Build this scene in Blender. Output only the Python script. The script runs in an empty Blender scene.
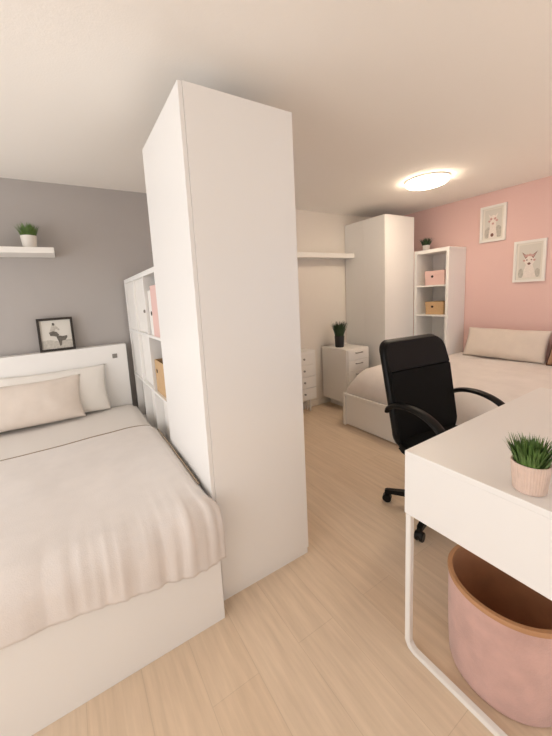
import bpy, bmesh, math, random
from mathutils import Vector, Matrix, noise
random.seed(7)
PI = math.pi
scene = bpy.context.scene
COL = scene.collection

# ------------------------------------------------------------------ camera
F_PX = 319.54
cam_data = bpy.data.cameras.new('camera')
cam = bpy.data.objects.new('camera', cam_data); COL.objects.link(cam)
cam_data.sensor_fit = 'VERTICAL'; cam_data.sensor_height = 36.0; cam_data.sensor_width = 27.0
cam_data.lens = F_PX / 736 * 36
cam_data.shift_x = 19.68 / 736; cam_data.shift_y = -27.42 / 736
cam_data.clip_start = 0.03
yw, pt, rl = [math.radians(a) for a in (30.3377, -7.8976, -3.329)]
fw = Vector((math.sin(yw)*math.cos(pt), math.cos(yw)*math.cos(pt), math.sin(pt)))
ri = Vector((math.cos(yw), -math.sin(yw), 0)); up = ri.cross(fw)
r2 = ri*math.cos(rl) + up*math.sin(rl); u2 = -ri*math.sin(rl) + up*math.cos(rl)
M = Matrix((r2, u2, -fw)).transposed().to_4x4(); M.translation = (-.6375, -2.9313, 1.375)
cam.matrix_world = M
scene.camera = cam

# ------------------------------------------------------------------ light and exposure
scene.view_settings.view_transform = 'Standard'
scene.view_settings.look = 'None'
scene.view_settings.gamma = 1
scene.view_settings.use_curve_mapping = False
scene.view_settings.exposure = 0.22
world = bpy.data.worlds.new('sky'); scene.world = world; world.use_nodes = True
bg = world.node_tree.nodes['Background']; bg.inputs[0].default_value = (0.80, 0.88, 1, 1); bg.inputs[1].default_value = 1.0

def area(name, loc, rot, sx, sy, power, col):
    l = bpy.data.lights.new(name, 'AREA'); l.shape = 'RECTANGLE'; l.size = sx; l.size_y = sy
    l.energy = power; l.color = col
    o = bpy.data.objects.new(name, l); o.location = loc; o.rotation_euler = rot; COL.objects.link(o)
    return o
# daylight through the left window, plus fill at an added window behind the camera
area('window_fill', (-2.94, -2.1, 1.12), (0, -PI/2 - .22, 0), 1.9, 3.5, 41, (1.0, .98, .955))
area('window_fill', (1.7, -4.14, .75), (PI/2 - .05, 0, 0), 2.7, 1.3, 1.0, (1.0, .965, .93))
sun = bpy.data.lights.new('sun', 'SUN'); sun.energy = 8.0; sun.angle = .01; sun.color = (1, .95, .87)
so = bpy.data.objects.new('sun', sun); so.rotation_euler = (math.radians(31), 0, 0); COL.objects.link(so)   # high sun through the added front window, bounced off unseen floor as fill
LAMP_STRENGTH = 27.0

# ------------------------------------------------------------------ materials
def srgb(h):
    h = h.lstrip('#'); out = []
    for i in (0, 2, 4):
        c = int(h[i:i+2], 16)/255
        out.append(c/12.92 if c <= .04045 else ((c+.055)/1.055)**2.4)
    return (*out, 1)

def mat(name, col, rough=.5, var=.0, scale=20, bump=.0, bscale=200, sheen=0, metallic=0, coat=0):
    m = bpy.data.materials.new(name); m.use_nodes = True
    nt = m.node_tree; b = nt.nodes['Principled BSDF']
    c = srgb(col) if isinstance(col, str) else col
    b.inputs['Base Color'].default_value = c; b.inputs['Roughness'].default_value = rough
    b.inputs['Metallic'].default_value = metallic
    if name.startswith('black_') and name != 'black_frame_wood': b.inputs['Specular IOR Level'].default_value = .25
    if sheen: b.inputs['Sheen Weight'].default_value = sheen
    if coat: b.inputs['Coat Weight'].default_value = coat
    tc = nt.nodes.new('ShaderNodeTexCoord')
    if var:
        n = nt.nodes.new('ShaderNodeTexNoise'); n.inputs['Scale'].default_value = scale; n.inputs['Detail'].default_value = 4
        nt.links.new(tc.outputs['Object'], n.inputs['Vector'])
        r = nt.nodes.new('ShaderNodeValToRGB')
        r.color_ramp.elements[0].position = .3; r.color_ramp.elements[1].position = .7
        r.color_ramp.elements[0].color = tuple(x*(1-var) for x in c[:3]) + (1,)
        r.color_ramp.elements[1].color = tuple(min(1, x*(1+var)) for x in c[:3]) + (1,)
        nt.links.new(n.outputs['Fac'], r.inputs['Fac']); nt.links.new(r.outputs['Color'], b.inputs['Base Color'])
    if bump:
        n2 = nt.nodes.new('ShaderNodeTexNoise'); n2.inputs['Scale'].default_value = bscale; n2.inputs['Detail'].default_value = 3
        nt.links.new(tc.outputs['Object'], n2.inputs['Vector'])
        bp = nt.nodes.new('ShaderNodeBump'); bp.inputs['Strength'].default_value = bump; bp.inputs['Distance'].default_value = .004
        nt.links.new(n2.outputs['Fac'], bp.inputs['Height']); nt.links.new(bp.outputs['Normal'], b.inputs['Normal'])
    return m

M_CEIL = mat('ceiling_paint', '#f8f3ec', .9, bump=.15, bscale=120)
M_PINK = mat('pink_wall_paint', '#e8c4bd', .85, bump=.15, bscale=150)
M_WHITEWALL = mat('white_wall_paint', '#efe9e2', .9, bump=.15, bscale=150)
M_WHITE = mat('white_melamine', '#f1eeea', .38)
M_WHITE2 = mat('white_lacquer', '#f0ece6', .45)
M_TRIM = mat('white_trim', '#efe8dd', .5)
M_BEDDING = mat('beige_cotton', '#e7dfd9', .9, var=.035, scale=9, bump=.25, bscale=260, sheen=.2)
M_SHEET = mat('pale_cotton', '#e8e0d8', .9, bump=.2, bscale=260, sheen=.2)
M_PILLOW_PALE = mat('ivory_cotton', '#ebe5dd', .9, bump=.2, bscale=240, sheen=.2)
M_PILLOW_BEIGE = mat('beige_linen', '#e3d6ca', .9, var=.03, scale=12, bump=.25, bscale=300, sheen=.2)
M_BROWN_CUSH = mat('tan_fabric', '#b08a6c', .9, var=.06, scale=30, bump=.2, sheen=.2)
M_SEAM = mat('taupe_piping', '#a5937f', .9)
M_EDGE_SHADE = mat('painted_edge_shade', '#5a3a28', .9)  # dark colour painted as shade along the brown cushion's edge
M_BLACK = mat('black_plastic', '#0b0a09', .42)
M_BLACK_FAB = mat('black_mesh_fabric', '#090807', .85, bump=.3, bscale=700)
M_BLACK_PAD = mat('black_leatherette', '#0a0908', .6, bump=.15, bscale=300)
M_CHROME = mat('brushed_metal', '#9a968f', .35, metallic=.9)
M_FRAME_BLACK = mat('black_frame_wood', '#2a231e', .45)
M_PAPER = mat('print_paper', '#e6e0d6', .8)
M_PAPER_GREY = mat('grey_print_paper', '#d8d3ca', .8)
M_INK_DARK = mat('dark_ink', '#6b655d', .8, var=.25, scale=60)
M_INK_MID = mat('grey_ink', '#beb8ae', .8, var=.15, scale=60)
M_PRINT_FUR = mat('pale_fur_ink', '#ece2da', .8, var=.06, scale=60)
M_PRINT_PINK = mat('blossom_pink_ink', '#cda59d', .8)
M_PRINT_BROWN = mat('brown_ink', '#7d5b50', .8)
M_POT_WHITE = mat('white_ceramic', '#ece6de', .4)
M_POT_PINK = mat('blush_ceramic', '#dcc2b2', .6, var=.05, scale=60)
M_POT_DARK = mat('dark_ceramic', '#22211f', .45)
M_SOIL = mat('soil', '#2a1d14', .95, var=.3, scale=90, bump=.6, bscale=150)
M_LEAF = mat('grass_green', '#5c7a3a', .55, var=.30, scale=45)
M_LEAF_DARK = mat('deep_green', '#2e4428', .55, var=.3, scale=40)
M_PINK_BOX = mat('pink_card', '#e3bfb7', .7)
M_TAN_BOX = mat('kraft_card', '#c9a67c', .75, var=.06, scale=60)
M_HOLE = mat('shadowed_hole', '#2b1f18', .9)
M_BIN = mat('pink_felt', '#cfa79c', .95, var=.10, scale=14, bump=.5, bscale=170, sheen=.3)
M_BIN_IN = mat('brown_lining', '#c08c69', .9, var=.1, scale=12)
M_BIN_RIM = mat('tan_trim', '#ba8a62', .7)
M_GREY_PLATE = mat('grey_plate', '#8b857d', .5)

# two-tone back wall: grey paint to the left of the divider, warm white to the right
def wall_back_mat():
    m = mat('two_tone_wall_paint', '#8f8b88', .85, bump=.15, bscale=150)
    nt = m.node_tree; b = nt.nodes['Principled BSDF']
    g = nt.nodes.new('ShaderNodeNewGeometry'); s = nt.nodes.new('ShaderNodeSeparateXYZ')
    nt.links.new(g.outputs['Position'], s.inputs[0])
    c = nt.nodes.new('ShaderNodeMath'); c.operation = 'GREATER_THAN'; c.inputs[1].default_value = .17
    nt.links.new(s.outputs['X'], c.inputs[0])
    mx = nt.nodes.new('ShaderNodeMix'); mx.data_type = 'RGBA'
    mx.inputs[6].default_value = srgb('#b1aba7'); mx.inputs[7].default_value = srgb('#ece3d8')
    nt.links.new(c.outputs[0], mx.inputs[0]); nt.links.new(mx.outputs[2], b.inputs['Base Color'])
    return m
M_BACK = wall_back_mat()

def floor_mat():
    m = bpy.data.materials.new('oak_laminate'); m.use_nodes = True
    nt = m.node_tree; b = nt.nodes['Principled BSDF']; N = nt.nodes.new; L = nt.links.new
    tc = N('ShaderNodeTexCoord'); mp = N('ShaderNodeMapping'); mp.inputs['Rotation'].default_value = (0, 0, PI/2)
    L(tc.outputs['Object'], mp.inputs['Vector'])
    br = N('ShaderNodeTexBrick'); br.inputs['Scale'].default_value = 1.0
    br.inputs['Brick Width'].default_value = 1.25; br.inputs['Row Height'].default_value = .185
    br.inputs['Mortar Size'].default_value = .0012; br.inputs['Mortar Smooth'].default_value = .3
    br.offset = .37
    br.inputs['Color1'].default_value = srgb('#e7d1b8'); br.inputs['Color2'].default_value = srgb('#e3cbb0')
    br.inputs['Mortar'].default_value = srgb('#d6bfa4')
    L(mp.outputs['Vector'], br.inputs['Vector'])
    mp2 = N('ShaderNodeMapping'); mp2.inputs['Scale'].default_value = (14, 1.1, 1)
    L(tc.outputs['Object'], mp2.inputs['Vector'])
    n = N('ShaderNodeTexNoise'); n.inputs['Scale'].default_value = 3; n.inputs['Detail'].default_value = 6; n.inputs['Roughness'].default_value = .6
    L(mp2.outputs['Vector'], n.inputs['Vector'])
    rp = N('ShaderNodeValToRGB'); rp.color_ramp.elements[0].position = .3; rp.color_ramp.elements[1].position = .72
    rp.color_ramp.elements[0].color = (.84, .81, .77, 1); rp.color_ramp.elements[1].color = (1.06, 1.05, 1.04, 1)
    L(n.outputs['Fac'], rp.inputs['Fac'])
    mx = N('ShaderNodeMix'); mx.data_type = 'RGBA'; mx.blend_type = 'MULTIPLY'; mx.inputs[0].default_value = .8
    L(br.outputs['Color'], mx.inputs[6]); L(rp.outputs['Color'], mx.inputs[7])
    L(mx.outputs[2], b.inputs['Base Color']); b.inputs['Roughness'].default_value = .5
    return m
M_FLOOR = floor_mat()

def lamp_mat():
    m = bpy.data.materials.new('lit_opal_glass'); m.use_nodes = True
    b = m.node_tree.nodes['Principled BSDF']
    b.inputs['Base Color'].default_value = (1, .97, .92, 1)
    b.inputs['Emission Color'].default_value = (1, .83, .63, 1); b.inputs['Emission Strength'].default_value = LAMP_STRENGTH
    return m
M_LAMP = lamp_mat()

def glass_mat():
    m = bpy.data.materials.new('window_glass'); m.use_nodes = True
    nt = m.node_tree; nt.nodes.remove(nt.nodes['Principled BSDF'])
    t = nt.nodes.new('ShaderNodeBsdfTransparent'); g = nt.nodes.new('ShaderNodeBsdfGlossy'); g.inputs['Roughness'].default_value = .02
    mx = nt.nodes.new('ShaderNodeMixShader'); mx.inputs[0].default_value = .08
    nt.links.new(t.outputs[0], mx.inputs[1]); nt.links.new(g.outputs[0], mx.inputs[2])
    nt.links.new(mx.outputs[0], nt.nodes['Material Output'].inputs[0])
    return m
M_GLASS = glass_mat()

# ------------------------------------------------------------------ mesh helpers (world coordinates unless the parent is rotated)
def box(bm, x0, x1, y0, y1, z0, z1, bev=.003):
    b2 = bmesh.new()
    bmesh.ops.create_cube(b2, size=1)
    for v in b2.verts:
        v.co = Vector(((x0+x1)/2 + v.co.x*(x1-x0), (y0+y1)/2 + v.co.y*(y1-y0), (z0+z1)/2 + v.co.z*(z1-z0)))
    if bev:
        bv = min(bev, .45*min(abs(x1-x0), abs(y1-y0), abs(z1-z0)))
        bmesh.ops.bevel(b2, geom=b2.edges[:], offset=bv, segments=2, affect='EDGES', profile=.5)
    merge(bm, b2)

def merge(bm, b2, mtx=None):
    if mtx is not None: bmesh.ops.transform(b2, matrix=mtx, verts=b2.verts[:])
    me = bpy.data.meshes.new('tmp'); b2.to_mesh(me); b2.free(); bm.from_mesh(me); bpy.data.meshes.remove(me)

def lathe(bm, prof, cx=0, cy=0, cz=0, seg=40, ribs=0, ribamp=0, caps=True):
    rings = []
    for r, z in prof:
        ring = []
        for i in range(seg):
            a = 2*PI*i/seg
            rr = r*(1 + (ribamp*math.cos(ribs*a) if ribs else 0))
            ring.append(bm.verts.new((cx+rr*math.cos(a), cy+rr*math.sin(a), cz+z)))
        rings.append(ring)
    for A, B in zip(rings, rings[1:]):
        for i in range(seg):
            j = (i+1) % seg
            bm.faces.new((A[i], A[j], B[j], B[i]))
    for ring, flip in ((rings[0], True), (rings[-1], False)) if caps else ():
        if prof[0 if flip else -1][0] > 1e-4:
            bm.faces.new(ring[::-1] if flip else ring)

def tube(bm, pts, rad, seg=10, sx=1.0, close=False):
    """sweep a round (or flattened) section along pts; rad may be a list"""
    pts = [Vector(p) for p in pts]; n = len(pts)
    rads = rad if isinstance(rad, (list, tuple)) else [rad]*n
    prev = None; rings = []
    for i, p in enumerate(pts):
        t = (pts[min(i+1, n-1)] - pts[max(i-1, 0)]).normalized()
        if prev is None:
            a = Vector((1, 0, 0)) if abs(t.x) < .8 else Vector((0, 1, 0))
        else: a = prev
        nrm = (a - t*a.dot(t)).normalized(); bi = t.cross(nrm); prev = nrm
        rings.append([bm.verts.new(p + nrm*math.cos(2*PI*k/seg)*rads[i]*sx + bi*math.sin(2*PI*k/seg)*rads[i]) for k in range(seg)])
    for A, B in zip(rings, rings[1:]):
        for k in range(seg):
            bm.faces.new((A[k], A[(k+1) % seg], B[(k+1) % seg], B[k]))
    bm.faces.new(rings[0][::-1]); bm.faces.new(rings[-1])

def prism(bm, poly, mp, depth):
    """extrude a 2-D polygon; mp(a, b, d) -> point"""
    A = [bm.verts.new(mp(a, b, 0)) for a, b in poly]; B = [bm.verts.new(mp(a, b, depth)) for a, b in poly]
    bm.faces.new(A); bm.faces.new(B[::-1])
    for i in range(len(poly)):
        j = (i+1) % len(poly); bm.faces.new((A[j], A[i], B[i], B[j]))

def wloc(o):
    v = Vector((0, 0, 0))
    while o: v += o.location; o = o.parent
    return v

def obj(name, bm, m, parent=None, smooth=False, base=None, local=False):
    """link the bmesh as ONE mesh object. World-coordinate vertices are shifted to the parent's (or base's) origin."""
    off = Vector(base) if base is not None else (wloc(parent) if parent is not None and not local else Vector((0, 0, 0)))
    if off.length: bmesh.ops.translate(bm, vec=-off, verts=bm.verts[:])
    bmesh.ops.recalc_face_normals(bm, faces=bm.faces[:])
    me = bpy.data.meshes.new(name); bm.to_mesh(me); bm.free()
    me.materials.append(m)
    if smooth:
        for p in me.polygons: p.use_smooth = True
        if smooth == 'auto':
            try: me.set_sharp_from_angle(angle=math.radians(35))
            except Exception: pass
    o = bpy.data.objects.new(name, me); COL.objects.link(o)
    if parent is not None: o.parent = parent
    elif base is not None: o.location = base
    return o

def thing(name, label, cat, loc, group=None, rotz=0):
    o = bpy.data.objects.new(name, None); COL.objects.link(o); o.location = loc; o.rotation_euler = (0, 0, rotz)
    o.empty_display_size = .1
    return tag(o, label, cat, group)

def tag(o, label, cat, group=None):
    o['label'] = label; o['category'] = cat
    if group: o['group'] = group
    return o

def bx(name, m, parent, x0, x1, y0, y1, z0, z1, bev=.003, **k):
    bm = bmesh.new(); box(bm, x0, x1, y0, y1, z0, z1, bev); return obj(name, bm, m, parent, **k)

def struct(name, boxes, m, bev=0):
    bm = bmesh.new()
    for b in boxes: box(bm, *b, bev)
    o = obj(name, bm, m); o['kind'] = 'structure'; return o

# ------------------------------------------------------------------ room shell
XL, XR, YB, YF, H = -3.0, 3.282, 0.0, -4.2, 2.30
T = .12
struct('floor', [(XL-T, XR+T, YF-T, YB+T, -.1, 0)], M_FLOOR)
struct('ceiling', [(XL-T, XR+T, YF-T, YB+T, H, H+.1)], M_CEIL)
struct('wall_back', [(XL-T, XR+T, YB, YB+T, 0, H)], M_BACK)
struct('wall_right', [(XR, XR+T, YF, YB, 0, H)], M_PINK)
LW = (-3.95, -.25, .10, 2.15)      # left window: y0 y1 z0 z1
FW = (.3, 3.15, .05, 2.0)         # unseen front window added for sun bounce: x0 x1 z0 z1
struct('wall_left', [(XL-T, XL, YF, YB, 0, LW[2]), (XL-T, XL, YF, YB, LW[3], H), (XL-T, XL, YF, LW[0], LW[2], LW[3]), (XL-T, XL, LW[1], YB, LW[2], LW[3])], M_WHITEWALL)
struct('wall_front', [(XL-T, XR+T, YF-T, YF, 0, FW[2]), (XL-T, XR+T, YF-T, YF, FW[3], H), (XL-T, FW[0], YF-T, YF, FW[2], FW[3]), (FW[1], XR+T, YF-T, YF, FW[2], FW[3])], M_WHITEWALL)
def window(name, axis, a0, a1, z0, z1):
    w = .05
    def B(p0, p1, q0, q1):
        return (XL-.09, XL-.04, p0, p1, q0, q1) if axis == 'y' else (p0, p1, YF-.09, YF-.04, q0, q1)
    mid = (a0+a1)/2
    o = struct(name, [B(a0, a1, z0, z0+w), B(a0, a1, z1-w, z1), B(a0, a0+w, z0+w, z1-w), B(a1-w, a1, z0+w, z1-w), B(mid-w/2, mid+w/2, z0+w, z1-w)], M_TRIM)
    bm = bmesh.new()
    if axis == 'y': box(bm, XL-.068, XL-.062, a0+w, a1-w, z0+w, z1-w, 0)
    else: box(bm, a0+w, a1-w, YF-.068, YF-.062, z0+w, z1-w, 0)
    obj('pane', bm, M_GLASS, o)
window('window_1', 'y', *LW); window('added_front_window', 'x', *FW)  # the front one is added out of view to let in fill sun
struct('baseboard_back', [(XL, 2.41, -.012, 0, 0, .07)], M_TRIM, .002)
struct('baseboard_right', [(XR-.012, XR, YF, -2.62, 0, .07)], M_TRIM, .002)
struct('baseboard_left', [(XL, XL+.012, YF, -.012, 0, .07)], M_TRIM, .002)
struct('baseboard_front', [(XL+.012, XR-.012, YF, YF+.012, 0, .048)], M_TRIM, .002)

# ------------------------------------------------------------------ the tall wardrobe that divides the room
t = thing('wardrobe', 'tall plain white wardrobe standing mid-room as a divider beside the left bed', 'wardrobe', (.07, -1.41, 0))
X0, X1, Y0, Y1 = -.193, .325, -1.713, -1.10
bx('side_panel', M_WHITE, t, X0+.0188, X1, Y0, Y0+.018, .035, 2.17, .0015)
bx('side_panel', M_WHITE, t, X0+.021, X1, Y1-.018, Y1, .035, 2.17, .0015)
bx('top_panel', M_WHITE, t, X0+.021, X1, Y0+.018, Y1-.018, 2.15, 2.17, .0015)
bx('bottom_panel', M_WHITE, t, X0+.021, X1, Y0+.018, Y1-.018, .05, .07, .0015)
bx('back_panel', M_WHITE, t, X1-.008, X1-.001, Y0+.018, Y1-.018, .07, 2.15, 0)
bx('plinth', M_WHITE, t, X0+.002, X1-.004, Y0+.005, Y1-.004, 0, .032, .001)
bx('door', M_WHITE, t, X0, X0+.018, Y0+.001, Y1-.001, .04, 2.168, .002)

# ------------------------------------------------------------------ bookcase between the wall and the dividing wardrobe
def knob(parent, x, y, z, r=.011, ax='x', s=-1, m=None):
    bm = bmesh.new(); lathe(bm, [(r*.5, 0), (r*.45, .008), (r, .012), (r*.95, .019), (r*.4, .022)], seg=16)
    rot = Matrix.Rotation(s*PI/2, 4, 'Y') if ax == 'x' else Matrix.Rotation(PI/2, 4, 'X')
    b2 = bmesh.new(); merge(b2, bm, Matrix.Translation((x, y, z)) @ rot)
    return obj('knob', b2, m or M_CHROME, parent, smooth='auto')

t = thing('bookcase', 'white cube bookcase with some closed doors between left bed and tall divider wardrobe', 'bookcase', (-.02, -.565, 0))
KX0, KX1, KY0, KY1, KH = -.191, .155, -1.098, -.035, 1.571
fr = .03; rows = [.03, .40, .785, 1.165, KH-fr]
ycol = [KY0+.016, -.76, -.40, KY1-fr]
bm = bmesh.new()
box(bm, KX0, KX1, KY0, KY0+.016, 0, KH-fr, .002); box(bm, KX0, KX1, KY1-fr, KY1, 0, KH-fr, .002)
box(bm, KX0, KX1, KY0, KY1, KH-fr, KH, .002); box(bm, KX0, KX1, KY0+.016, KY1-fr, 0, fr, .002)
obj('frame', bm, M_WHITE, t)
bx('back_panel', M_WHITE, t, KX1-.012, KX1-.004, KY0+.016, KY1-fr, fr, KH-fr, 0)
for y in ycol[1:3]: bx('upright_divider', M_WHITE, t, KX0+.001, KX1-.013, y-.008, y+.008, fr, KH-fr, .001)
for z in rows[1:4]:
    for a, b in zip(ycol, ycol[1:]):
        bx('shelf', M_WHITE, t, KX0+.002, KX1-.013, a+(.008 if a != ycol[0] else 0), b-(.008 if b != ycol[3] else 0), z-.016, z, .001)
for r in range(4):
    for c in range(3):
        rec = (.0, .006, .006, .0)[r] + (.040 if r < 2 else .0) + (.012 if c == 1 and r >= 2 else 0)
        if c == 0 and r >= 2: continue            # the open compartments nearest the wardrobe
        a, b = ycol[c], ycol[c+1]
        z0 = rows[r]; z1 = rows[r+1] - (.016 if r < 3 else 0)
        g = .0018
        dr = bx('door', M_WHITE2, t, KX0+.006+rec, KX0+.022+rec, a+.008+g, b-.008-g, z0+g, z1-g, .0015)
        if r == 3 and c == 1: knob(dr, KX0+.006+rec, a+.045, 1.318, .011)

def open_box(label, cat, x0, x1, y0, y1, z0, z1, m, hole=('x', .6), group=None, name='storage_box', lid=True):
    """card storage box: body, separate lid, dark hand hole in its front"""
    t = thing(name, label, cat, ((x0+x1)/2, (y0+y1)/2, z0), group)
    h = z1-z0
    if lid:
        bx('body', m, t, x0+.004, x1-.004, y0+.004, y1-.004, z0, z1-.03, .004)
        bx('lid', m, t, x0, x1, y0, y1, z1-.045, z1, .004)
    else:
        bm = bmesh.new(); w = .004
        box(bm, x0, x0+w, y0, y1, z0, z1, .001); box(bm, x1-w, x1, y0, y1, z0, z1, .001)
        box(bm, x0+w, x1-w, y0, y0+w, z0, z1, .001); box(bm, x0+w, x1-w, y1-w, y1, z0, z1, .001)
        box(bm, x0+w, x1-w, y0+w, y1-w, z0, z0+w, .001)
        obj('body', bm, m, t)
    if hole is None: return t
    bm = bmesh.new(); lathe(bm, [(.0, 0), (.014, 0), (.014, .0015), (.0, .0015)], seg=20)
    b2 = bmesh.new(); merge(b2, bm, Matrix.Translation((x0-.0005 if not lid else x0+.0037, hole[0], hole[1])) @ Matrix.Rotation(-PI/2, 4, 'Y'))
    o = obj('hand_hole', b2, M_HOLE, t); o['label'] = 'dark round hand hole'
    return t
open_box('white magazine file with dark finger hole, top compartment of the bookcase by the left bed', 'magazine file', -.172, .06, -.868, -.785, 1.165, 1.45, M_WHITE2, (-.845, 1.305), group='magazine files in the bookcase', name='magazine_file', lid=False)
open_box('pink magazine file in the top open compartment of the bookcase by the left bed', 'magazine file', -.175, .06, -1.05, -.872, 1.165, 1.475, M_PINK_BOX, None, group='magazine files in the bookcase', name='magazine_file', lid=False)
open_box('tan card storage box in the open compartment below the pink file', 'storage box', -.172, .08, -1.065, -.785, .785, 1.0, M_TAN_BOX, (-.835, .93), lid=False)

# ------------------------------------------------------------------ plants
def blades(bm, cx, cy, z, n, r0, length, spread, width=.006, droop=.25, seg=4):
    for i in range(n):
        a = random.uniform(0, 2*PI); q = math.sqrt(random.random())
        px, py = cx + math.cos(a)*q*r0, cy + math.sin(a)*q*r0
        tilt = spread*q*random.uniform(.6, 1.15) + random.uniform(0, .12)
        a2 = a + random.uniform(-.6, .6); L = length*random.uniform(.65, 1.08)
        side = Vector((-math.sin(a2), math.cos(a2), 0)); w = width*random.uniform(.7, 1.2)
        p = Vector((px, py, z)); prev = None
        for k in range(seg+1):
            f = k/seg; tl = tilt + droop*f*f
            ww = w*(1-f)**.7*(.65 + .35*math.sin(PI*min(1, f*1.6+.25)))
            if k == seg: cur = [bm.verts.new(p)]
            else: cur = [bm.verts.new(p - side*ww), bm.verts.new(p + Vector((0, 0, -.15*ww)) ), bm.verts.new(p + side*ww)]
            if prev:
                if len(cur) == 3:
                    bm.faces.new((prev[0], prev[1], cur[1], cur[0])); bm.faces.new((prev[1], prev[2], cur[2], cur[1]))
                else:
                    bm.faces.new((prev[0], prev[1], cur[0])); bm.faces.new((prev[1], prev[2], cur[0]))
            prev = cur
            d = Vector((math.cos(a2)*math.sin(tl), math.sin(a2)*math.sin(tl), math.cos(tl)))
            p = p + d*L/seg

def plant(name, label, x, y, z, rb, rt, h, potm, leafm, n, length, spread, width, ribs=0, group=None, seg=40, ribamp=.0):
    t = thing(name, label, 'potted plant', (x, y, z), group or 'small potted plants')
    bm = bmesh.new()
    lathe(bm, [(rb*.9, 0), (rb, .004), (rb+(rt-rb)*.5, h*.5), (rt, h-.004), (rt*.985, h), (rt*.90, h-.001), (rt*.88, h-.012), (rt*.86, h-.02)], x, y, z, seg, ribs, ribamp)
    obj('pot', bm, potm, t, smooth='auto')
    bm = bmesh.new(); lathe(bm, [(rt*.86, h-.018), (rt*.87, h-.012), (rt*.5, h-.007), (.0005, h-.005)], x, y, z, 28); obj('soil', bm, M_SOIL, t, smooth=True)
    bm = bmesh.new(); blades(bm, x, y, z+h-.014, n, rt*.72, length, spread, width)
    obj('foliage', bm, leafm, t, smooth=True)
    return t
plant('potted_grass', 'small green grass plant peeking out on top of the bookcase by the left bed', -.10, -.93, 1.571, .034, .040, .070, M_POT_WHITE, M_LEAF, 110, .07, .6, .006)

# ------------------------------------------------------------------ left bed
BX0, BX1, BYF = -1.66, -.2016, -1.782
t = thing('bed', 'white bed with tall headboard against the grey wall at left', 'bed', (-.93, -.9, 0))
hb = bx('headboard', M_WHITE, t, BX0, -.243, -.105, -.014, 0, 1.048, .003)
bx('cable_cover', M_GREY_PLATE, hb, -.355, -.318, -.109, -.1045, .94, .975, .002)['label'] = 'small square grey cable cover'
bx('foot_panel', M_WHITE, t, BX0, BX1, BYF, BYF+.022, 0, .40, .002)
bx('side_rail', M_WHITE, t, BX0, BX0+.022, BYF+.022, -.106, .03, .36, .002)
bx('side_rail', M_WHITE, t, BX1-.03, BX1-.008, BYF+.022, -.106, .03, .36, .002)
bx('slat_base', M_WHITE, t, BX0+.022, BX1-.03, BYF+.022, -.106, .27, .30, .002)
def puff_box(bm, x0, x1, y0, y1, z0, z1, r, n=14, amp=.0):
    """soft slab: rounded-box with r radius"""
    b2 = bmesh.new(); bmesh.ops.create_cube(b2, size=1)
    for v in b2.verts:
        v.co = Vector(((x0+x1)/2 + v.co.x*(x1-x0), (y0+y1)/2 + v.co.y*(y1-y0), (z0+z1)/2 + v.co.z*(z1-z0)))
    bmesh.ops.bevel(b2, geom=b2.edges[:], offset=r, segments=6, affect='EDGES', profile=.5)
    merge(bm, b2)
bm = bmesh.new(); puff_box(bm, BX0+.024, -.222, BYF+.024, -.107, .301, .525, .05)
obj('mattress', bm, M_SHEET, t, smooth='auto')

# duvet: a heightfield top that rolls over the foot and the right edge
def sm(a, b, x):
    x = max(0, min(1, (x-a)/(b-a))); return x*x*(3-2*x)
DUV_EDGE = []
def duvet_left():
    bm = bmesh.new(); NU, NV = 110, 110
    XL0, XR0 = -1.675, -.212
    YT, YE = -.745, -1.795
    top = .563; R = .11
    grid = []
    for j in range(NV+1):
        v = j/NV; row = []
        Ltop = (YT-YE) - R; arc = R*PI/2; drop = .085
        s = v*(Ltop+arc+drop)
        for i in range(NU+1):
            u = i/NU; x = XL0 + (XR0-XL0)*u
            ytop = YT
            edge = min(1, (1-u)/.05)
            if s < Ltop: y = ytop - s; z = top; hang = 0
            elif s < Ltop+arc:
                a = (s-Ltop)/R; y = ytop-Ltop-R*math.sin(a); z = top-R*(1-math.cos(a)); hang = (a/(PI/2))**2
            else:
                y = YE; z = top-R-(s-Ltop-arc); hang = 1
            # the hem drops further towards the right corner
            hemfac = sm(Ltop+arc*.4, Ltop+arc+drop, s)
            z -= hemfac*.075*sm(.55, 1.0, u)
            z += hemfac*.015*(1-sm(.2, .6, u))
            # soft undulation on top and pleats on the hanging part
            nz = noise.noise(Vector((x*2.3, y*2.0, .3)))*.012 + noise.noise(Vector((x*5, y*4.2, 2.1)))*.005
            z += nz*(1-hang)
            pl = noise.noise(Vector((x*13, y*1.5+s*.6, 5)))*.011 + noise.noise(Vector((x*38, s*2.0, 9)))*.016*sm(.4, .95, u)
            amp = sm(Ltop-.20, Ltop+arc, s)*(.45+.9*sm(.35, .95, u))
            y -= pl*amp + .012*amp; z += pl*amp*.5*(1-hang)
            # right edge rounds down beside the wardrobe; corner bulges past it
            cr = sm(.955, 1.0, u); z -= .022*cr*cr*(1-hang)
            if s > Ltop*.985:
                bulge = sm(Ltop*.985, Ltop+arc*.7, s); x += .032*bulge*sm(.90, 1, u); y += .02*bulge*cr
            # far right corner of the top edge is rounded
            if u > .86:
                k = (u-.86)/.14; y = y - (.10*(1-math.sqrt(max(0, 1-k*k))))*max(0, 1-s/.3)
            # near (pillow side) edge drops onto the sheet
            z -= .010*(1-sm(0, .025, s))
            row.append(bm.verts.new((x, y, z)))
        grid.append(row)
    k = NU
    DUV_EDGE.extend([grid[0][i].co + Vector((0, .003, .002)) for i in range(0, k+1)] + [grid[j][k].co + Vector((.0, 0, .005)) for j in range(1, NV-30)])
    for j in range(NV):
        for i in range(NU):
            bm.faces.new((grid[j][i], grid[j][i+1], grid[j+1][i+1], grid[j+1][i]))
    return bm
d = obj('duvet', duvet_left(), M_BEDDING, smooth=True, base=(-.93, -1.3, .5))
md = d.modifiers.new('thickness', 'SOLIDIFY'); md.thickness = .014; md.offset = -1
bm = bmesh.new()
pp = [v for v in DUV_EDGE]
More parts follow.
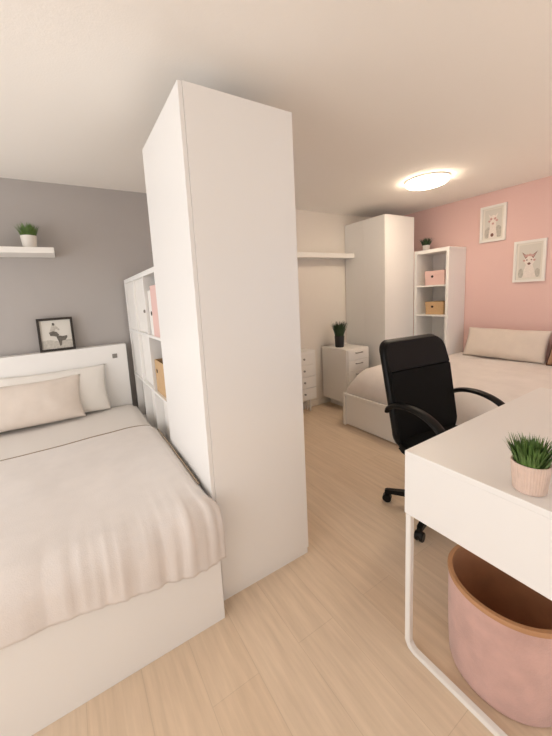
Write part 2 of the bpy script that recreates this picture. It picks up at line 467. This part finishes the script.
tube(bm, pp, .0045, 6); obj('dark_edge', bm, M_SEAM, d, smooth=True)['label'] = 'darker piped edge of the duvet'
tag(d, 'beige duvet spread over the left bed, hem gathered at the foot', 'duvet')
# folded band of the bedding between the duvet and the pillows
def band():
    bm = bmesh.new(); NU, NV = 80, 24; g = []
    for j in range(NV+1):
        v = j/NV; row = []
        for i in range(NU+1):
            u = i/NU; x = -1.672 + (1.672-.217)*u; y = -.13 - .68*v
            z = .541 + noise.noise(Vector((x*2.7, y*3, 7)))*.007 + noise.noise(Vector((x*7, y*5, 3)))*.003
            z -= .03*sm(.955, 1, u)
            row.append(bm.verts.new((x, y, z)))
        g.append(row)
    for j in range(NV):
        for i in range(NU): bm.faces.new((g[j][i], g[j][i+1], g[j+1][i+1], g[j+1][i]))
    return bm
s_ = obj('sheet', band(), M_SHEET, smooth=True, base=(-.93, -.45, .53))
md = s_.modifiers.new('thickness', 'SOLIDIFY'); md.thickness = .010; md.offset = -1
tag(s_, 'pale beige sheet on the left bed between pillows and duvet edge', 'sheet')

def pillow(name, label, cat, m, w, h, th, loc, rx, rz=0, group=None, seed=0, edge_shade=None, pinch=.05, ry=0):
    """pillow lying in its local X (w) / Z (h) plane with thickness along Y, base edge at local z=0; rx leans it back"""
    bm = bmesh.new(); NU, NV = 44, 30
    def pt(u, v, s):
        e = (1-abs(u)**3.2)*(1-abs(v)**3.2); t = th/2*max(e, 0)**.55
        x = u*w/2*(1 - pinch*(1-abs(v)**2)*abs(u)); z = v*h/2*(1 - pinch*(1-abs(u)**2)*abs(v))
        wr = noise.noise(Vector((x*7+seed, z*7, s)))*.008 + noise.noise(Vector((x*16, z*14+seed, s)))*.003
        edge = max(0, min(1, e*3))
        return Vector((x, s*t + wr*edge, z + h/2 + noise.noise(Vector((x*5, seed, 1)))*.006*abs(v)))
    top = [[bm.verts.new(pt(-1+2*i/NU, -1+2*j/NV, 1)) for i in range(NU+1)] for j in range(NV+1)]
    bot = [[(top[j][i] if i in (0, NU) or j in (0, NV) else bm.verts.new(pt(-1+2*i/NU, -1+2*j/NV, -1))) for i in range(NU+1)] for j in range(NV+1)]
    for G, fl in ((top, 1), (bot, 0)):
        for j in range(NV):
            for i in range(NU):
                q = (G[j][i], G[j][i+1], G[j+1][i+1], G[j+1][i]); bm.faces.new(q if fl else q[::-1])
    o = obj(name, bm, m, smooth=True); o.location = loc; o.rotation_euler = (rx, ry, rz)
    tag(o, label, cat, group)
    if edge_shade:
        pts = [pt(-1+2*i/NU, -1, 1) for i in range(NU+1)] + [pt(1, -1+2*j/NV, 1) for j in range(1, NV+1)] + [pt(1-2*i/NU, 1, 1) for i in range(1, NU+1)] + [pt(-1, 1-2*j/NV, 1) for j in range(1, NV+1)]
        b = bmesh.new(); tube(b, pts, .006, 6); c = obj('dark_edge', b, edge_shade, o, smooth=True, local=True); c['label'] = 'dark brown painted shade along the edge'  # thin dark tube stands in for shade at the cushion's rim
    return o
pillow('pillow', 'ivory pillow standing against the white headboard, right of the beige pillow', 'pillow', M_PILLOW_PALE, .74, .36, .10, (-.785, -.205, .556), -.22, seed=3, group='ivory pillows against the headboard')
pillow('pillow', 'ivory pillow against the headboard, hidden behind the beige pillow', 'pillow', M_PILLOW_PALE, .60, .34, .10, (-1.47, -.205, .556), -.22, seed=8, group='ivory pillows against the headboard')
pillow('pillow', 'long beige linen pillow in front of the ivory pillows on the left bed', 'pillow', M_PILLOW_BEIGE, .75, .322, .125, (-.975, -.290, .562), -.36, seed=5, pinch=.06)

# ------------------------------------------------------------------ shelf, plant and picture on the grey wall
t = bx('wall_shelf', M_WHITE2, None, -1.62, -.657, -.25, -.002, 1.753, 1.792, .002, base=(-1.1, -.12, 1.744))
tag(t, 'white floating shelf on the grey wall above the left bed', 'shelf', 'floating shelves on the back wall')
plant('potted_grass', 'green grass plant in a white pot on the floating shelf over the left bed', -.80, -.115, 1.792, .041, .050, .095, M_POT_WHITE, M_LEAF, 260, .105, .45, .0055)

t = thing('picture_frame', 'small black framed black-and-white print standing on the headboard', 'picture', (-.72, -.06, 1.048))
def lean(x, b, d):   # the frame leans back slightly against the wall
    a = .14
    return Vector((x, -.062 + b*math.sin(a) - d*math.cos(a), 1.0485 + b*math.cos(a) + d*math.sin(a)))
FX0, FX1, FHt, fwid = -.838, -.603, .252, .017
bm = bmesh.new()
for poly in ([(FX0, 0), (FX1, 0), (FX1, fwid), (FX0, fwid)], [(FX0, FHt-fwid), (FX1, FHt-fwid), (FX1, FHt), (FX0, FHt)], [(FX0, fwid), (FX0+fwid, fwid), (FX0+fwid, FHt-fwid), (FX0, FHt-fwid)], [(FX1-fwid, fwid), (FX1, fwid), (FX1, FHt-fwid), (FX1-fwid, FHt-fwid)]):
    prism(bm, poly, lambda a, b, d: lean(a, b, d), .016)
obj('frame', bm, M_FRAME_BLACK, t)
bm = bmesh.new(); prism(bm, [(FX0+fwid, fwid), (FX1-fwid, fwid), (FX1-fwid, FHt-fwid), (FX0+fwid, FHt-fwid)], lean, .006)
pr = obj('print', bm, M_PAPER_GREY, t)
def blob(cx, cy, rx, ry, rot=0, n=18, seed=0, wob=.14):
    out = []
    for k in range(n):
        a = 2*PI*k/n; q = 1 + wob*noise.noise(Vector((math.cos(a)*1.7+seed, math.sin(a)*1.7, seed)))
        X, Y = rx*q*math.cos(a), ry*q*math.sin(a)
        out.append((cx + X*math.cos(rot)-Y*math.sin(rot), cy + X*math.sin(rot)+Y*math.cos(rot)))
    return out
lev = [.0065]
def ink(name, poly, m, parent, mp):
    lev[0] += .0001; l0 = lev[0]
    b = bmesh.new(); prism(b, poly, lambda a, c, d: mp(a, c, l0 + d), .0003); return obj(name, b, m, parent)
cxp = -.72
def fp(pts): return [(FX0+fwid + x*(FX1-FX0-2*fwid), fwid + (1-y)*(FHt-2*fwid)) for x, y in pts]
def figure(name, polys, m, off):
    b0 = bmesh.new()
    for poly in polys:
        lev[0] += .00012; prism(b0, fp(poly), lambda a, c, d, l=lev[0]: lean(a, c, l+off+d), .0001)
    return obj(name, b0, m, pr)
figure('pale_ground', [[(.0, .70), (.25, .68), (.5, .74), (1, .70), (1, 1), (0, 1)]], M_INK_MID, .0001)
figure('upper_figure', [[(.26, .47), (.33, .30), (.40, .12), (.46, .10), (.49, .17), (.63, .33), (.60, .38), (.50, .30), (.47, .40), (.58, .52), (.55, .60), (.40, .55)]], M_INK_MID, .0006)
figure('upper_figure', [[(.27, .42), (.40, .38), (.52, .42), (.59, .52), (.53, .60), (.42, .56), (.30, .54)]], M_INK_DARK, .0008)
figure('upper_figure', [[(.40, .10), (.45, .09), (.48, .15), (.44, .20), (.40, .17)]], M_INK_DARK, .0008)
figure('lower_figure', [[(.49, .60), (.58, .55), (.70, .58), (.84, .56), (.85, .62), (.78, .72), (.66, .74), (.63, .90), (.57, .92), (.55, .76)]], M_INK_DARK, .0008)

# ------------------------------------------------------------------ back wall, right half: shelf, chest, drawer unit, wardrobe
t = bx('wall_shelf', M_WHITE2, None, .9, 2.412, -.165, -.002, 1.762, 1.815, .002, base=(1.6, -.08, 1.762))
tag(t, 'long white floating shelf on the beige wall next to the far wardrobe', 'shelf', 'floating shelves on the back wall')

t = thing('chest_of_drawers', 'white chest of drawers on short legs, half hidden behind the divider wardrobe', 'chest of drawers', (1.47, -.14, 0))
cx0, cx1, cy0, cy1 = 1.365, 1.735, -.20, -.016
bx('body', M_WHITE2, t, cx0, cx1, cy0+.014, cy1, .17, .735, .003)
for k in range(4):
    z0 = .184 + k*.134
    dr = bx('drawer', M_WHITE2, t, cx0+.016, cx1-.016, cy0, cy0+.0135, z0, z0+.128, .002)
    knob(dr, (cx0+cx1)/2, cy0, z0+.068, .011, 'y')
for x in (cx0+.03, cx1-.03):
    for y in (cy0+.10, cy1-.03):
        bm = bmesh.new(); lathe(bm, [(.011, 0), (.017, .17)], x, y, 0, 14); obj('leg', bm, M_WHITE2, t, smooth='auto')

t = thing('drawer_unit', 'low white drawer unit with small handles beside the far wardrobe, plant on top', 'drawer unit', (2.18, -.2, 0))
dx0, dx1, dy0, dy1 = 1.985, 2.345, -.43, -.02
bx('body', M_WHITE2, t, dx0, dx1, dy0+.016, dy1, .10, .722, .003)
for k in range(5):
    z0 = .108 + k*.122
    dr = bx('drawer', M_WHITE2, t, dx0+.014, dx1-.014, dy0, dy0+.0155, z0, z0+.116, .002)
    bm = bmesh.new(); zc = z0+.080; xc = (dx0+dx1)/2
    tube(bm, [(xc-.05, dy0, zc), (xc-.047, dy0-.018, zc), (xc, dy0-.021, zc), (xc+.047, dy0-.018, zc), (xc+.05, dy0, zc)], .005, 8)
    obj('handle', bm, M_CHROME, dr, smooth='auto')
bx('plinth', M_WHITE2, t, dx0+.10, dx1-.06, dy0+.12, dy1-.02, 0, .0995, .002)
plant('potted_plant', 'dark green leafy plant in a black pot on the low drawer unit', 2.10, -.2, .722, .050, .056, .135, M_POT_DARK, M_LEAF_DARK, 170, .19, .36, .015)

t = thing('wardrobe', 'far white wardrobe in the corner by the pink wall', 'wardrobe', (2.67, -.3, 0))
gx0, gx1, gy0, gy1, gh = 2.418, 2.935, -.588, -.008, 2.17
bx('side_panel', M_WHITE, t, gx0+.02, gx1, gy0, gy0+.018, 0, gh, .0015)
bx('side_panel', M_WHITE, t, gx0+.02, gx1, gy1-.018, gy1, 0, gh, .0015)
bx('top_panel', M_WHITE, t, gx0+.02, gx1, gy0+.018, gy1-.018, gh-.02, gh, .0015)
bx('bottom_panel', M_WHITE, t, gx0+.02, gx1, gy0+.018, gy1-.018, .05, .07, .0015)
bx('back_panel', M_WHITE, t, gx1-.009, gx1-.001, gy0+.018, gy1-.018, .07, gh-.02, 0)
bx('plinth', M_WHITE, t, gx0+.022, gx0+.04, gy0+.018, gy1-.018, 0, .05, .001)
ym = (gy0+gy1)/2
bx('door', M_WHITE, t, gx0, gx0+.018, gy0+.001, ym-.0004, .05, gh-.003, .0015)
bx('door', M_WHITE, t, gx0, gx0+.018, ym+.0004, gy1-.001, .05, gh-.003, .0015)

# ------------------------------------------------------------------ narrow bookcase on the pink wall
t = thing('bookcase', 'narrow white open bookcase against the pink wall beyond the right bed', 'bookcase', (3.11, -.77, 0))
qx0, qx1, qy0, qy1, qh = 2.937, 3.278, -.990, -.592, 1.782
fr = .032
bm = bmesh.new()
box(bm, qx0, qx1, qy0, qy0+fr, 0, qh-fr, .002); box(bm, qx0, qx1, qy1-fr, qy1, 0, qh-fr, .002)
box(bm, qx0, qx1, qy0, qy1, qh-fr-.008, qh, .002); box(bm, qx0, qx1, qy0+fr, qy1-fr, 0, fr, .002)
obj('frame', bm, M_WHITE, t)
bx('back_panel', M_WHITE, t, qx1-.012, qx1-.004, qy0+fr, qy1-fr, fr, qh-fr, 0)
for z in (.38, .715, 1.05, 1.385):
    bx('shelf', M_WHITE, t, qx0+.002, qx1-.013, qy0+fr, qy1-fr, z-.018, z, .001)
open_box('pink storage box on the upper shelf of the narrow bookcase', 'storage box', 2.975, 3.22, -.925, -.695, 1.385, 1.545, M_PINK_BOX, (-.785, 1.48), group='boxes in the narrow bookcase')
open_box('tan storage box on the middle shelf of the narrow bookcase', 'storage box', 2.985, 3.22, -.915, -.70, 1.05, 1.195, M_TAN_BOX, (-.785, 1.14), group='boxes in the narrow bookcase')
plant('potted_grass', 'tiny dark green plant in white pot on top of the narrow bookcase', 3.10, -.634, 1.782, .034, .040, .070, M_POT_WHITE, M_LEAF_DARK, 190, .105, .5, .008)

# ------------------------------------------------------------------ pictures on the pink wall
def wall_picture(label, y0, y1, z0, z1, kind):
    """y1 is the edge farther from the camera; face looks towards -X"""
    w = abs(y1-y0); h = z1-z0
    t = thing('picture_frame', label, 'picture', (XR-.001, (y0+y1)/2, z0), 'white frames on the pink wall')
    def mp(a, b, d): return Vector((XR-.002-d, y1 - a, z0 + b))       # a runs left to right in the picture
    f = .022; bm = bmesh.new()
    for poly in ([(0, 0), (w, 0), (w, f), (0, f)], [(0, h-f), (w, h-f), (w, h), (0, h)], [(0, f), (f, f), (f, h-f), (0, h-f)], [(w-f, f), (w, f), (w, h-f), (w-f, h-f)]):
        prism(bm, poly, mp, .022)
    obj('frame', bm, M_WHITE2, t)
    bm = bmesh.new(); prism(bm, [(f, f), (w-f, f), (w-f, h-f), (f, h-f)], mp, .008); obj('mount', bm, M_PAPER, t)
    m_ = f + .018
    bm = bmesh.new(); prism(bm, [(m_, m_), (w-m_, m_), (w-m_, h-m_), (m_, h-m_)], mp, .0085)
    pr = obj('print', bm, M_PAPER_GREY, t)
    lev = [.0088]
    def layer(nm, polys, m, lab=None):
        lev[0] += .0004; l = lev[0]; b = bmesh.new()
        for q, p in enumerate(polys): prism(b, [(min(max(x, m_+.001), w-m_-.001), min(max(y, m_+.001), h-m_-.001)) for x, y in p], lambda a, c, d, q=q: mp(a, c, l+d+q*.00005), .0002)
        o = obj(nm, b, m, pr)
        if lab: o['label'] = lab
    def each(nm, polys, m):
        for p in polys: layer(nm, [p], m)
    c = w/2
    if kind == 'long_neck':
        each('backdrop_tone', [blob(c-.045, .09, .03, .06, seed=1), blob(c+.05, .09, .03, .07, seed=3)], M_INK_MID)
        layer('animal_figure', [[(c-.040, m_), (c+.040, m_), (c+.026, h*.45), (c+.03, h*.60), (c+.025, h*.70), (c-.025, h*.70), (c-.03, h*.60), (c-.026, h*.45)], blob(c, h*.60, .034, .05, seed=2),
                                [(c-.03, h*.66), (c-.045, h*.78), (c-.018, h*.70)], [(c+.03, h*.66), (c+.045, h*.78), (c+.018, h*.70)]], M_PRINT_FUR)
        each('flower', [blob(c-.034, h*.575, .011, .011, seed=3), blob(c-.018, h*.63, .012, .012, seed=5), blob(c+.018, h*.63, .012, .012, seed=6), blob(c+.034, h*.575, .011, .011, seed=8), blob(c, h*.50, .011, .011, seed=4)], M_PRINT_PINK)
        layer('muzzle', [blob(c-.004, m_+.028, .015, .018, seed=7)], M_PRINT_BROWN)
    else:
        each('backdrop_tone', [blob(c-.065, .085, .020, .045, seed=1), blob(c+.066, .085, .020, .04, seed=3)], M_INK_MID)
        layer('animal_figure', [[(c-.05, m_), (c+.055, m_), (c+.04, h*.30), (c+.025, h*.42), (c-.025, h*.42), (c-.04, h*.30)], blob(c, h*.52, .042, .05, seed=2)], M_PRINT_FUR)
        each('ear', [[(c-.030, h*.56), (c-.062, h*.73), (c-.012, h*.62)], [(c+.030, h*.56), (c+.062, h*.73), (c+.012, h*.62)]], M_PRINT_BROWN)
        each('inner_ear', [[(c-.030, h*.585), (c-.054, h*.70), (c-.018, h*.62)], [(c+.030, h*.585), (c+.054, h*.70), (c+.018, h*.62)]], M_PRINT_PINK)
        each('flower', [blob(c-.018, h*.635, .013, .012, seed=5), blob(c+.004, h*.645, .014, .012, seed=6), blob(c+.022, h*.63, .011, .011, seed=8), blob(c-.040, h*.52, .010, .010, seed=2), blob(c+.040, h*.52, .010, .010, seed=4)], M_PRINT_PINK)
        each('eye', [blob(c-.018, h*.53, .006, .006, seed=5), blob(c+.018, h*.53, .006, .006, seed=5)], M_PRINT_BROWN)
        layer('muzzle', [blob(c, h*.44, .013, .012, seed=7)], M_PRINT_BROWN)
wall_picture('white framed long-necked animal print on pink wall, upper left of the two', -1.362, -1.128, 1.797, 2.160, 'long_neck')
wall_picture('white framed print of animal with pointed ears and flowers, lower right on pink wall', -1.694, -1.443, 1.362, 1.757, 'ears')

# ------------------------------------------------------------------ right bed
t = thing('bed', 'white low bed along the pink wall behind the black chair', 'bed', (2.5, -1.55, 0))
fx0, fy0, fy1 = 1.712, -2.60, -.615
bx('foot_panel', M_WHITE2, t, fx0+.014, fx0+.028, fy0+.03, fy1-.03, .012, .315, .002)
bm = bmesh.new()
box(bm, fx0, fx0+.03, fy1-.03, fy1, 0, .338, .003); box(bm, fx0, fx0+.03, fy0, fy0+.03, 0, .338, .003); box(bm, fx0, fx0+.03, fy0+.03, fy1-.03, .315, .338, .003)
obj('frame', bm, M_WHITE2, t)
bx('side_rail', M_WHITE2, t, fx0+.03, 2.92, fy1-.022, fy1, .02, .338, .002)
bx('side_rail', M_WHITE2, t, fx0+.03, 3.26, fy0, fy0+.022, .02, .338, .002)
bm = bmesh.new(); box(bm, fx0+.031, 2.92, fy0+.023, fy1-.023, .05, .33, .002); box(bm, 2.92, 3.26, fy0+.023, -1.005, .05, .33, .002)
obj('mattress_base', bm, M_WHITE2, t)
def duvet_right():
    bm = bmesh.new(); NX, NY = 90, 110; x0, x1, y0, y1 = fx0+.022, 3.268, fy0+.015, fy1-.012
    g = {}
    for i in range(NX+1):
        for j in range(NY+1):
            u, v = i/NX, j/NY; x = x0+(x1-x0)*u; y = y0+(y1-y0)*v
            def rnd(d, r): d = max(0, min(1, d/r)); return math.sqrt(1-(1-d)**2)
            e = rnd(x-x0, .21)*rnd(y1-y, .17)*rnd(y-y0, .2)
            if x > 2.925 and y > -1.0: continue
            z = .335 + .275*e + (noise.noise(Vector((x*2.6, y*2.6, 4)))*.012 + noise.noise(Vector((x*6, y*6, 8)))*.005)*e
            z -= .010*sm(2.5, 3.2, x) + .022*e*(1-sm(1.9, 2.6, x))
            g[i, j] = bm.verts.new((x, y, z))
    for i in range(NX):
        for j in range(NY):
            q = [g.get(k) for k in ((i, j), (i+1, j), (i+1, j+1), (i, j+1))]
            if all(q): bm.faces.new(q)
    for v in [v for v in bm.verts if not v.link_faces]: bm.verts.remove(v)
    return bm
d = obj('duvet', duvet_right(), M_BEDDING, smooth=True, base=(2.5, -1.6, .34))
md = d.modifiers.new('thickness', 'SOLIDIFY'); md.thickness = .012; md.offset = -1
tag(d, 'beige duvet tucked smoothly into the right bed frame', 'duvet')
bm = bmesh.new(); puff_box(bm, fx0+.06, 2.91, fy0+.06, fy1-.06, .331, .50, .06); obj('mattress', bm, M_SHEET, t, smooth='auto')

pillow('cushion', 'long beige cushion leaning on the pink wall on the right bed', 'cushion', M_PILLOW_BEIGE, .71, .32, .13, (3.065, -1.445, .607), -.42, -PI/2, seed=11, pinch=.03)
pillow('cushion', 'brown cushion with painted edge shade at the right end of the long beige cushion', 'cushion', M_BROWN_CUSH, .42, .30, .12, (3.05, -2.025, .607), -.42, -PI/2, seed=15, edge_shade=M_EDGE_SHADE)

# ------------------------------------------------------------------ ceiling lamp
t = thing('ceiling_lamp', 'round lit flush lamp on the ceiling near the pink wall', 'ceiling lamp', (2.215, -1.175, H-.062))
bm = bmesh.new(); lathe(bm, [(.165, .0615), (.177, .060), (.177, .051), (.170, .049), (.160, .054)], 2.215, -1.175, H-.062, 48); obj('base_ring', bm, M_TRIM, t, smooth='auto')
bm = bmesh.new(); lathe(bm, [(.168, .0535), (.167, .033), (.152, .020), (.115, .009), (.06, .002), (.0005, 0)], 2.215, -1.175, H-.062, 48); obj('diffuser', bm, M_LAMP, t, smooth=True)

# ------------------------------------------------------------------ black office chair
t = thing('office_chair', 'black swivel office chair with armrests at the far side of the desk', 'office chair', (1.164, -1.93, 0), rotz=-.12)
def rrect(hw, z0, z1, rb, rt, n=7):
    out = []
    for cx, cz, a0, r in ((hw-rb, z0+rb, -PI/2, rb), (hw-rt, z1-rt, 0, rt), (-hw+rt, z1-rt, PI/2, rt), (-hw+rb, z0+rb, PI, rb)):
        for k in range(n+1):
            a = a0 + PI/2*k/n; out.append((cx + r*math.cos(a), cz + r*math.sin(a)))
    return out
def back_y(x, z):      # curve of the backrest: lumbar bulge, leaning back at the top
    return .095 + .115*((z-.45)/.6) - .035*math.sin(PI*(z-.45)/.6) - .10*x*x*2 + .0
def slab(bm, hw, z0, z1, r, front, back, puff=.012, inset=.035):
    """layered padded slab following back_y: rings shrink at the faces"""
    layers = [(0, front+.0, inset), (1, front+.35*(back-front), .0), (2, front+.65*(back-front), .0), (3, back, inset*.7)]
    rings = []
    for k, off, ins in layers:
        P = rrect(hw-ins, z0+ins, z1-ins, max(r[0]-ins*.6, .004), max(r[1]-ins*.6, .004)); rings.append([bm.verts.new((x, back_y(x, z)+off, z)) for x, z in P])
    for A, B in zip(rings, rings[1:]):
        n = len(A)
        for i in range(n): bm.faces.new((A[i], A[(i+1) % n], B[(i+1) % n], B[i]))
    # fill caps as strips of rows so that the curve is followed
    for ring, (k, off, ins) in ((rings[0], layers[0]), (rings[-1], layers[-1])):
        c = Vector((0, 0, 0))
        for v in ring: c += v.co
        c /= len(ring)
        prev = ring
        for s in (.75, .5, .25):
            cur = [];
            for v in ring:
                x = v.co.x*s; z = c.z + (v.co.z-c.z)*s
                cur.append(bm.verts.new((x, back_y(x, z)+off - (puff*(1-s*s) if k == 0 else 0), z)))
            n = len(ring)
            for i in range(n): bm.faces.new((prev[i], prev[(i+1) % n], cur[(i+1) % n], cur[i]))
            prev = cur
        bm.faces.new(prev)
bm = bmesh.new(); slab(bm, .260, .415, 1.068, (.13, .075), .004, .040, 0, .008)
bk = obj('backrest', bm, M_BLACK, t, smooth='auto', local=True)
bm = bmesh.new(); slab(bm, .253, .8935, 1.061, (.003, .068), -.012, .012, .003, .004); obj('head_pad', bm, M_BLACK_PAD, bk, smooth='auto', local=True)
bm = bmesh.new(); slab(bm, .253, .422, .8925, (.123, .003), -.012, .012, .003, .004); obj('back_pad', bm, M_BLACK_FAB, bk, smooth='auto', local=True)
# seat
bm = bmesh.new()
b2 = bmesh.new(); bmesh.ops.create_cube(b2, size=1)
for v in b2.verts: v.co = Vector((v.co.x*.54, -.092 + v.co.y*.47, .460 + v.co.z*.07))
bmesh.ops.subdivide_edges(b2, edges=b2.edges[:], cuts=5, use_grid_fill=True)
for v in b2.verts:
    u, w_ = v.co.x/.27, (v.co.y+.092)/.235
    k = max(abs(u), abs(w_)); q = math.sqrt(u*u+w_*w_) or 1
    f = 1 - .34*max(0, q-1)*1.0
    v.co.x *= f; v.co.y = -.092 + (v.co.y+.092)*f
    if v.co.z > .45: v.co.z += .015*(1-min(1, u*u))*(1-min(1, w_*w_)) - .03*max(0, -w_-.6)
bmesh.ops.bevel(b2, geom=[e for e in b2.edges if e.calc_face_angle(0) > .9], offset=.022, segments=3, affect='EDGES')
merge(bm, b2); obj('seat', bm, M_BLACK_FAB, t, smooth='auto', local=True)
for s in (-1, 1):
    bm = bmesh.new()
    x = s*.272
    ctl = [(x-.015*s, .150, .66), (x, .120, .695), (x, .05, .722), (x, -.04, .727), (x, -.13, .706), (x, -.20, .66), (x, -.235, .60), (x-.01*s, -.235, .53), (x-.03*s, -.21, .46), (x-.06*s, -.17, .425)]
    # catmull-rom resample
    P = [Vector(c) for c in ctl]; P = [2*P[0]-P[1]] + P + [2*P[-1]-P[-2]]; pts = []
    for i in range(1, len(P)-2):
        for k in range(5):
            f = k/5; a, b, c, d_ = P[i-1:i+3]
            pts.append(.5*((2*b) + (c-a)*f + (2*a-5*b+4*c-d_)*f*f + (3*b-a-3*c+d_)*f**3))
    pts.append(P[-2]); n = len(pts)
    tube(bm, pts, [.013 + .003*math.sin(PI*i/n) for i in range(n)], 12, sx=1.75)
    obj('armrest', bm, M_BLACK, t, smooth='auto', local=True)
bm = bmesh.new(); box(bm, -.10, .10, -.15, .10, .372, .400, .006); obj('tilt_mechanism', bm, M_BLACK, t, local=True)
bm = bmesh.new(); lathe(bm, [(.026, .10), (.026, .24), (.016, .242), (.016, .385)], 0, 0, 0, 20); obj('gas_lift', bm, M_BLACK, t, smooth='auto', local=True)
base = None
bm = bmesh.new(); lathe(bm, [(.034, .065), (.042, .075), (.040, .115), (.030, .122)], 0, 0, 0, 24); hub = obj('base_hub', bm, M_BLACK, t, smooth='auto', local=True)
for k in range(5):
    a = math.radians(119.5 + 72*k) + .12
    d_ = Vector((math.cos(a), math.sin(a), 0)); n_ = Vector((-d_.y, d_.x, 0))
    bm = bmesh.new(); rings = []
    for r, z, hw, hh in ((.03, .095, .022, .020), (.16, .088, .018, .016), (.298, .072, .014, .012), (.308, .070, .010, .010)):
        c = d_*r + Vector((0, 0, z)); rings.append([bm.verts.new(c + n_*sx*hw + Vector((0, 0, sz*hh))) for sx, sz in ((-1, -1), (1, -1), (1, 1), (-.7, 1.25))][:3] + [bm.verts.new(c - n_*hw + Vector((0, 0, hh)))])
    for v in [v for v in bm.verts if not any(v in rr for rr in rings)]: bm.verts.remove(v)
    for A, B in zip(rings, rings[1:]):
        for i in range(4): bm.faces.new((A[i], A[(i+1) % 4], B[(i+1) % 4], B[i]))
    bm.faces.new(rings[0]); bm.faces.new(rings[-1])
    leg = obj('base_leg', bm, M_BLACK, t, local=True)
    c = d_*.295
    bm = bmesh.new(); lathe(bm, [(.007, .045), (.007, .064)], c.x, c.y, 0, 10)
    for s in (-1, 1):
        w = bmesh.new(); lathe(w, [(.010, -.009), (.024, -.009), (.027, -.005), (.027, .005), (.024, .009), (.010, .009)], seg=22)
        merge(bm, w, Matrix.Translation(c + n_*s*.013 + Vector((0, 0, .0275))) @ Matrix.Rotation(a, 4, 'Z') @ Matrix.Rotation(PI/2, 4, 'X'))
    w = bmesh.new(); lathe(w, [(.018, -.018), (.022, -.01), (.022, .01), (.018, .018)], seg=18)
    merge(bm, w, Matrix.Translation(c + Vector((0, 0, .036))) @ Matrix.Rotation(a, 4, 'Z') @ Matrix.Rotation(PI/2, 4, 'X'))
    obj('caster', bm, M_BLACK, leg, smooth='auto', local=True)

# ------------------------------------------------------------------ desk
t = thing('desk', 'white desk with metal loop legs at the right front', 'desk', (.91, -2.56, 0))
ex0, ex1, ey0, ey1, eh, ea = .332, 1.49, -2.86, -2.268, .806, .567
bx('desktop', M_WHITE, t, ex0, ex1, ey0, ey1, eh-.02, eh, .0015)
bx('side_panel', M_WHITE, t, ex0+.0004, ex0+.017, ey0+.0004, ey1-.0004, ea, eh-.0201, .001)
bx('side_panel', M_WHITE, t, ex1-.017, ex1-.001, ey0+.002, ey1-.002, ea, eh-.0205, .002)
bx('front_panel', M_WHITE, t, ex0+.0175, ex1-.0175, ey1-.018, ey1-.002, ea, eh-.0205, .002)
bx('back_panel', M_WHITE, t, ex0+.0175, ex1-.0175, ey0+.002, ey0+.018, ea, eh-.0205, .002)
bx('bottom_panel', M_WHITE, t, ex0+.0175, ex1-.0175, ey0+.0185, ey1-.0185, ea+.004, ea+.02, .001)
def loop_leg(x):
    """flat bar bent in a U in the Y-Z plane with chamfered lower corners"""
    bm = bmesh.new(); w = .020; ch = .035
    outer = [(ey1-.004, ea-.001), (ey1-.004, ch), (ey1-.004-ch*.35, ch*.28), (ey1-.004-ch, 0), (ey0+.004+ch, 0), (ey0+.004+ch*.35, ch*.28), (ey0+.004, ch), (ey0+.004, ea-.001)]
    inner = [(ey1-.004-w, ea-.001), (ey1-.004-w, ch+.004), (ey1-.004-w-ch*.25, w+ch*.20), (ey1-.008-ch, w), (ey0+.008+ch, w), (ey0+.004+w+ch*.25, w+ch*.20), (ey0+.004+w, ch+.004), (ey0+.004+w, ea-.001)]
    vs = [[bm.verts.new((xx, y, z)) for y, z in L] for L in (outer, inner) for xx in (x, x+.022)]
    o0, o1, i0, i1 = vs
    for k in range(7):
        bm.faces.new((o0[k], o0[k+1], o1[k+1], o1[k])); bm.faces.new((i0[k], i1[k], i1[k+1], i0[k+1]))
        bm.faces.new((o0[k], i0[k], i0[k+1], o0[k+1])); bm.faces.new((o1[k], o1[k+1], i1[k+1], i1[k]))
    for k in (0, 7): bm.faces.new((o0[k], o1[k], i1[k], i0[k]))
    bmesh.ops.bevel(bm, geom=bm.edges[:], offset=.002, segments=2, affect='EDGES')
    return bm
obj('loop_leg', loop_leg(ex0+.001), M_WHITE2, t); obj('loop_leg', loop_leg(ex1-.023), M_WHITE2, t)

plant('potted_grass', 'green grass plant in a ribbed blush pot on the white desk', .397, -2.600, .806, .037, .0435, .083, M_POT_PINK, M_LEAF, 420, .078, .42, .0052, ribs=40, seg=200, ribamp=.012)

# ------------------------------------------------------------------ pink bin under the desk
bxx, byy = .564, -2.507
t = thing('waste_bin', 'round pink felt bin with tan rim on the floor under the desk', 'bin', (bxx, byy, 0))
bm = bmesh.new(); lathe(bm, [(.0005, 0), (.158, 0), (.166, .005), (.170, .02), (.174, .1), (.177, .22), (.178, .338), (.171, .339), (.169, .22), (.166, .1), (.160, .014), (.0005, .012)], bxx, byy, 0, 64)
obj('body', bm, M_BIN, t, smooth='auto')
bm = bmesh.new(); lathe(bm, [(.0005, .0125), (.158, .0145), (.164, .1), (.167, .22), (.1695, .338), (.1665, .338), (.164, .22), (.161, .1), (.155, .018), (.0005, .016)], bxx, byy, 0, 64)
obj('lining', bm, M_BIN_IN, t, smooth='auto')
bm = bmesh.new(); lathe(bm, [(.178, .339), (.181, .341), (.182, .351), (.179, .357), (.167, .357), (.164, .351), (.165, .341), (.178, .339)], bxx, byy, 0, 64, caps=False)
bmesh.ops.remove_doubles(bm, verts=bm.verts[:], dist=.0001)
obj('rim', bm, M_BIN_RIM, t, smooth='auto')
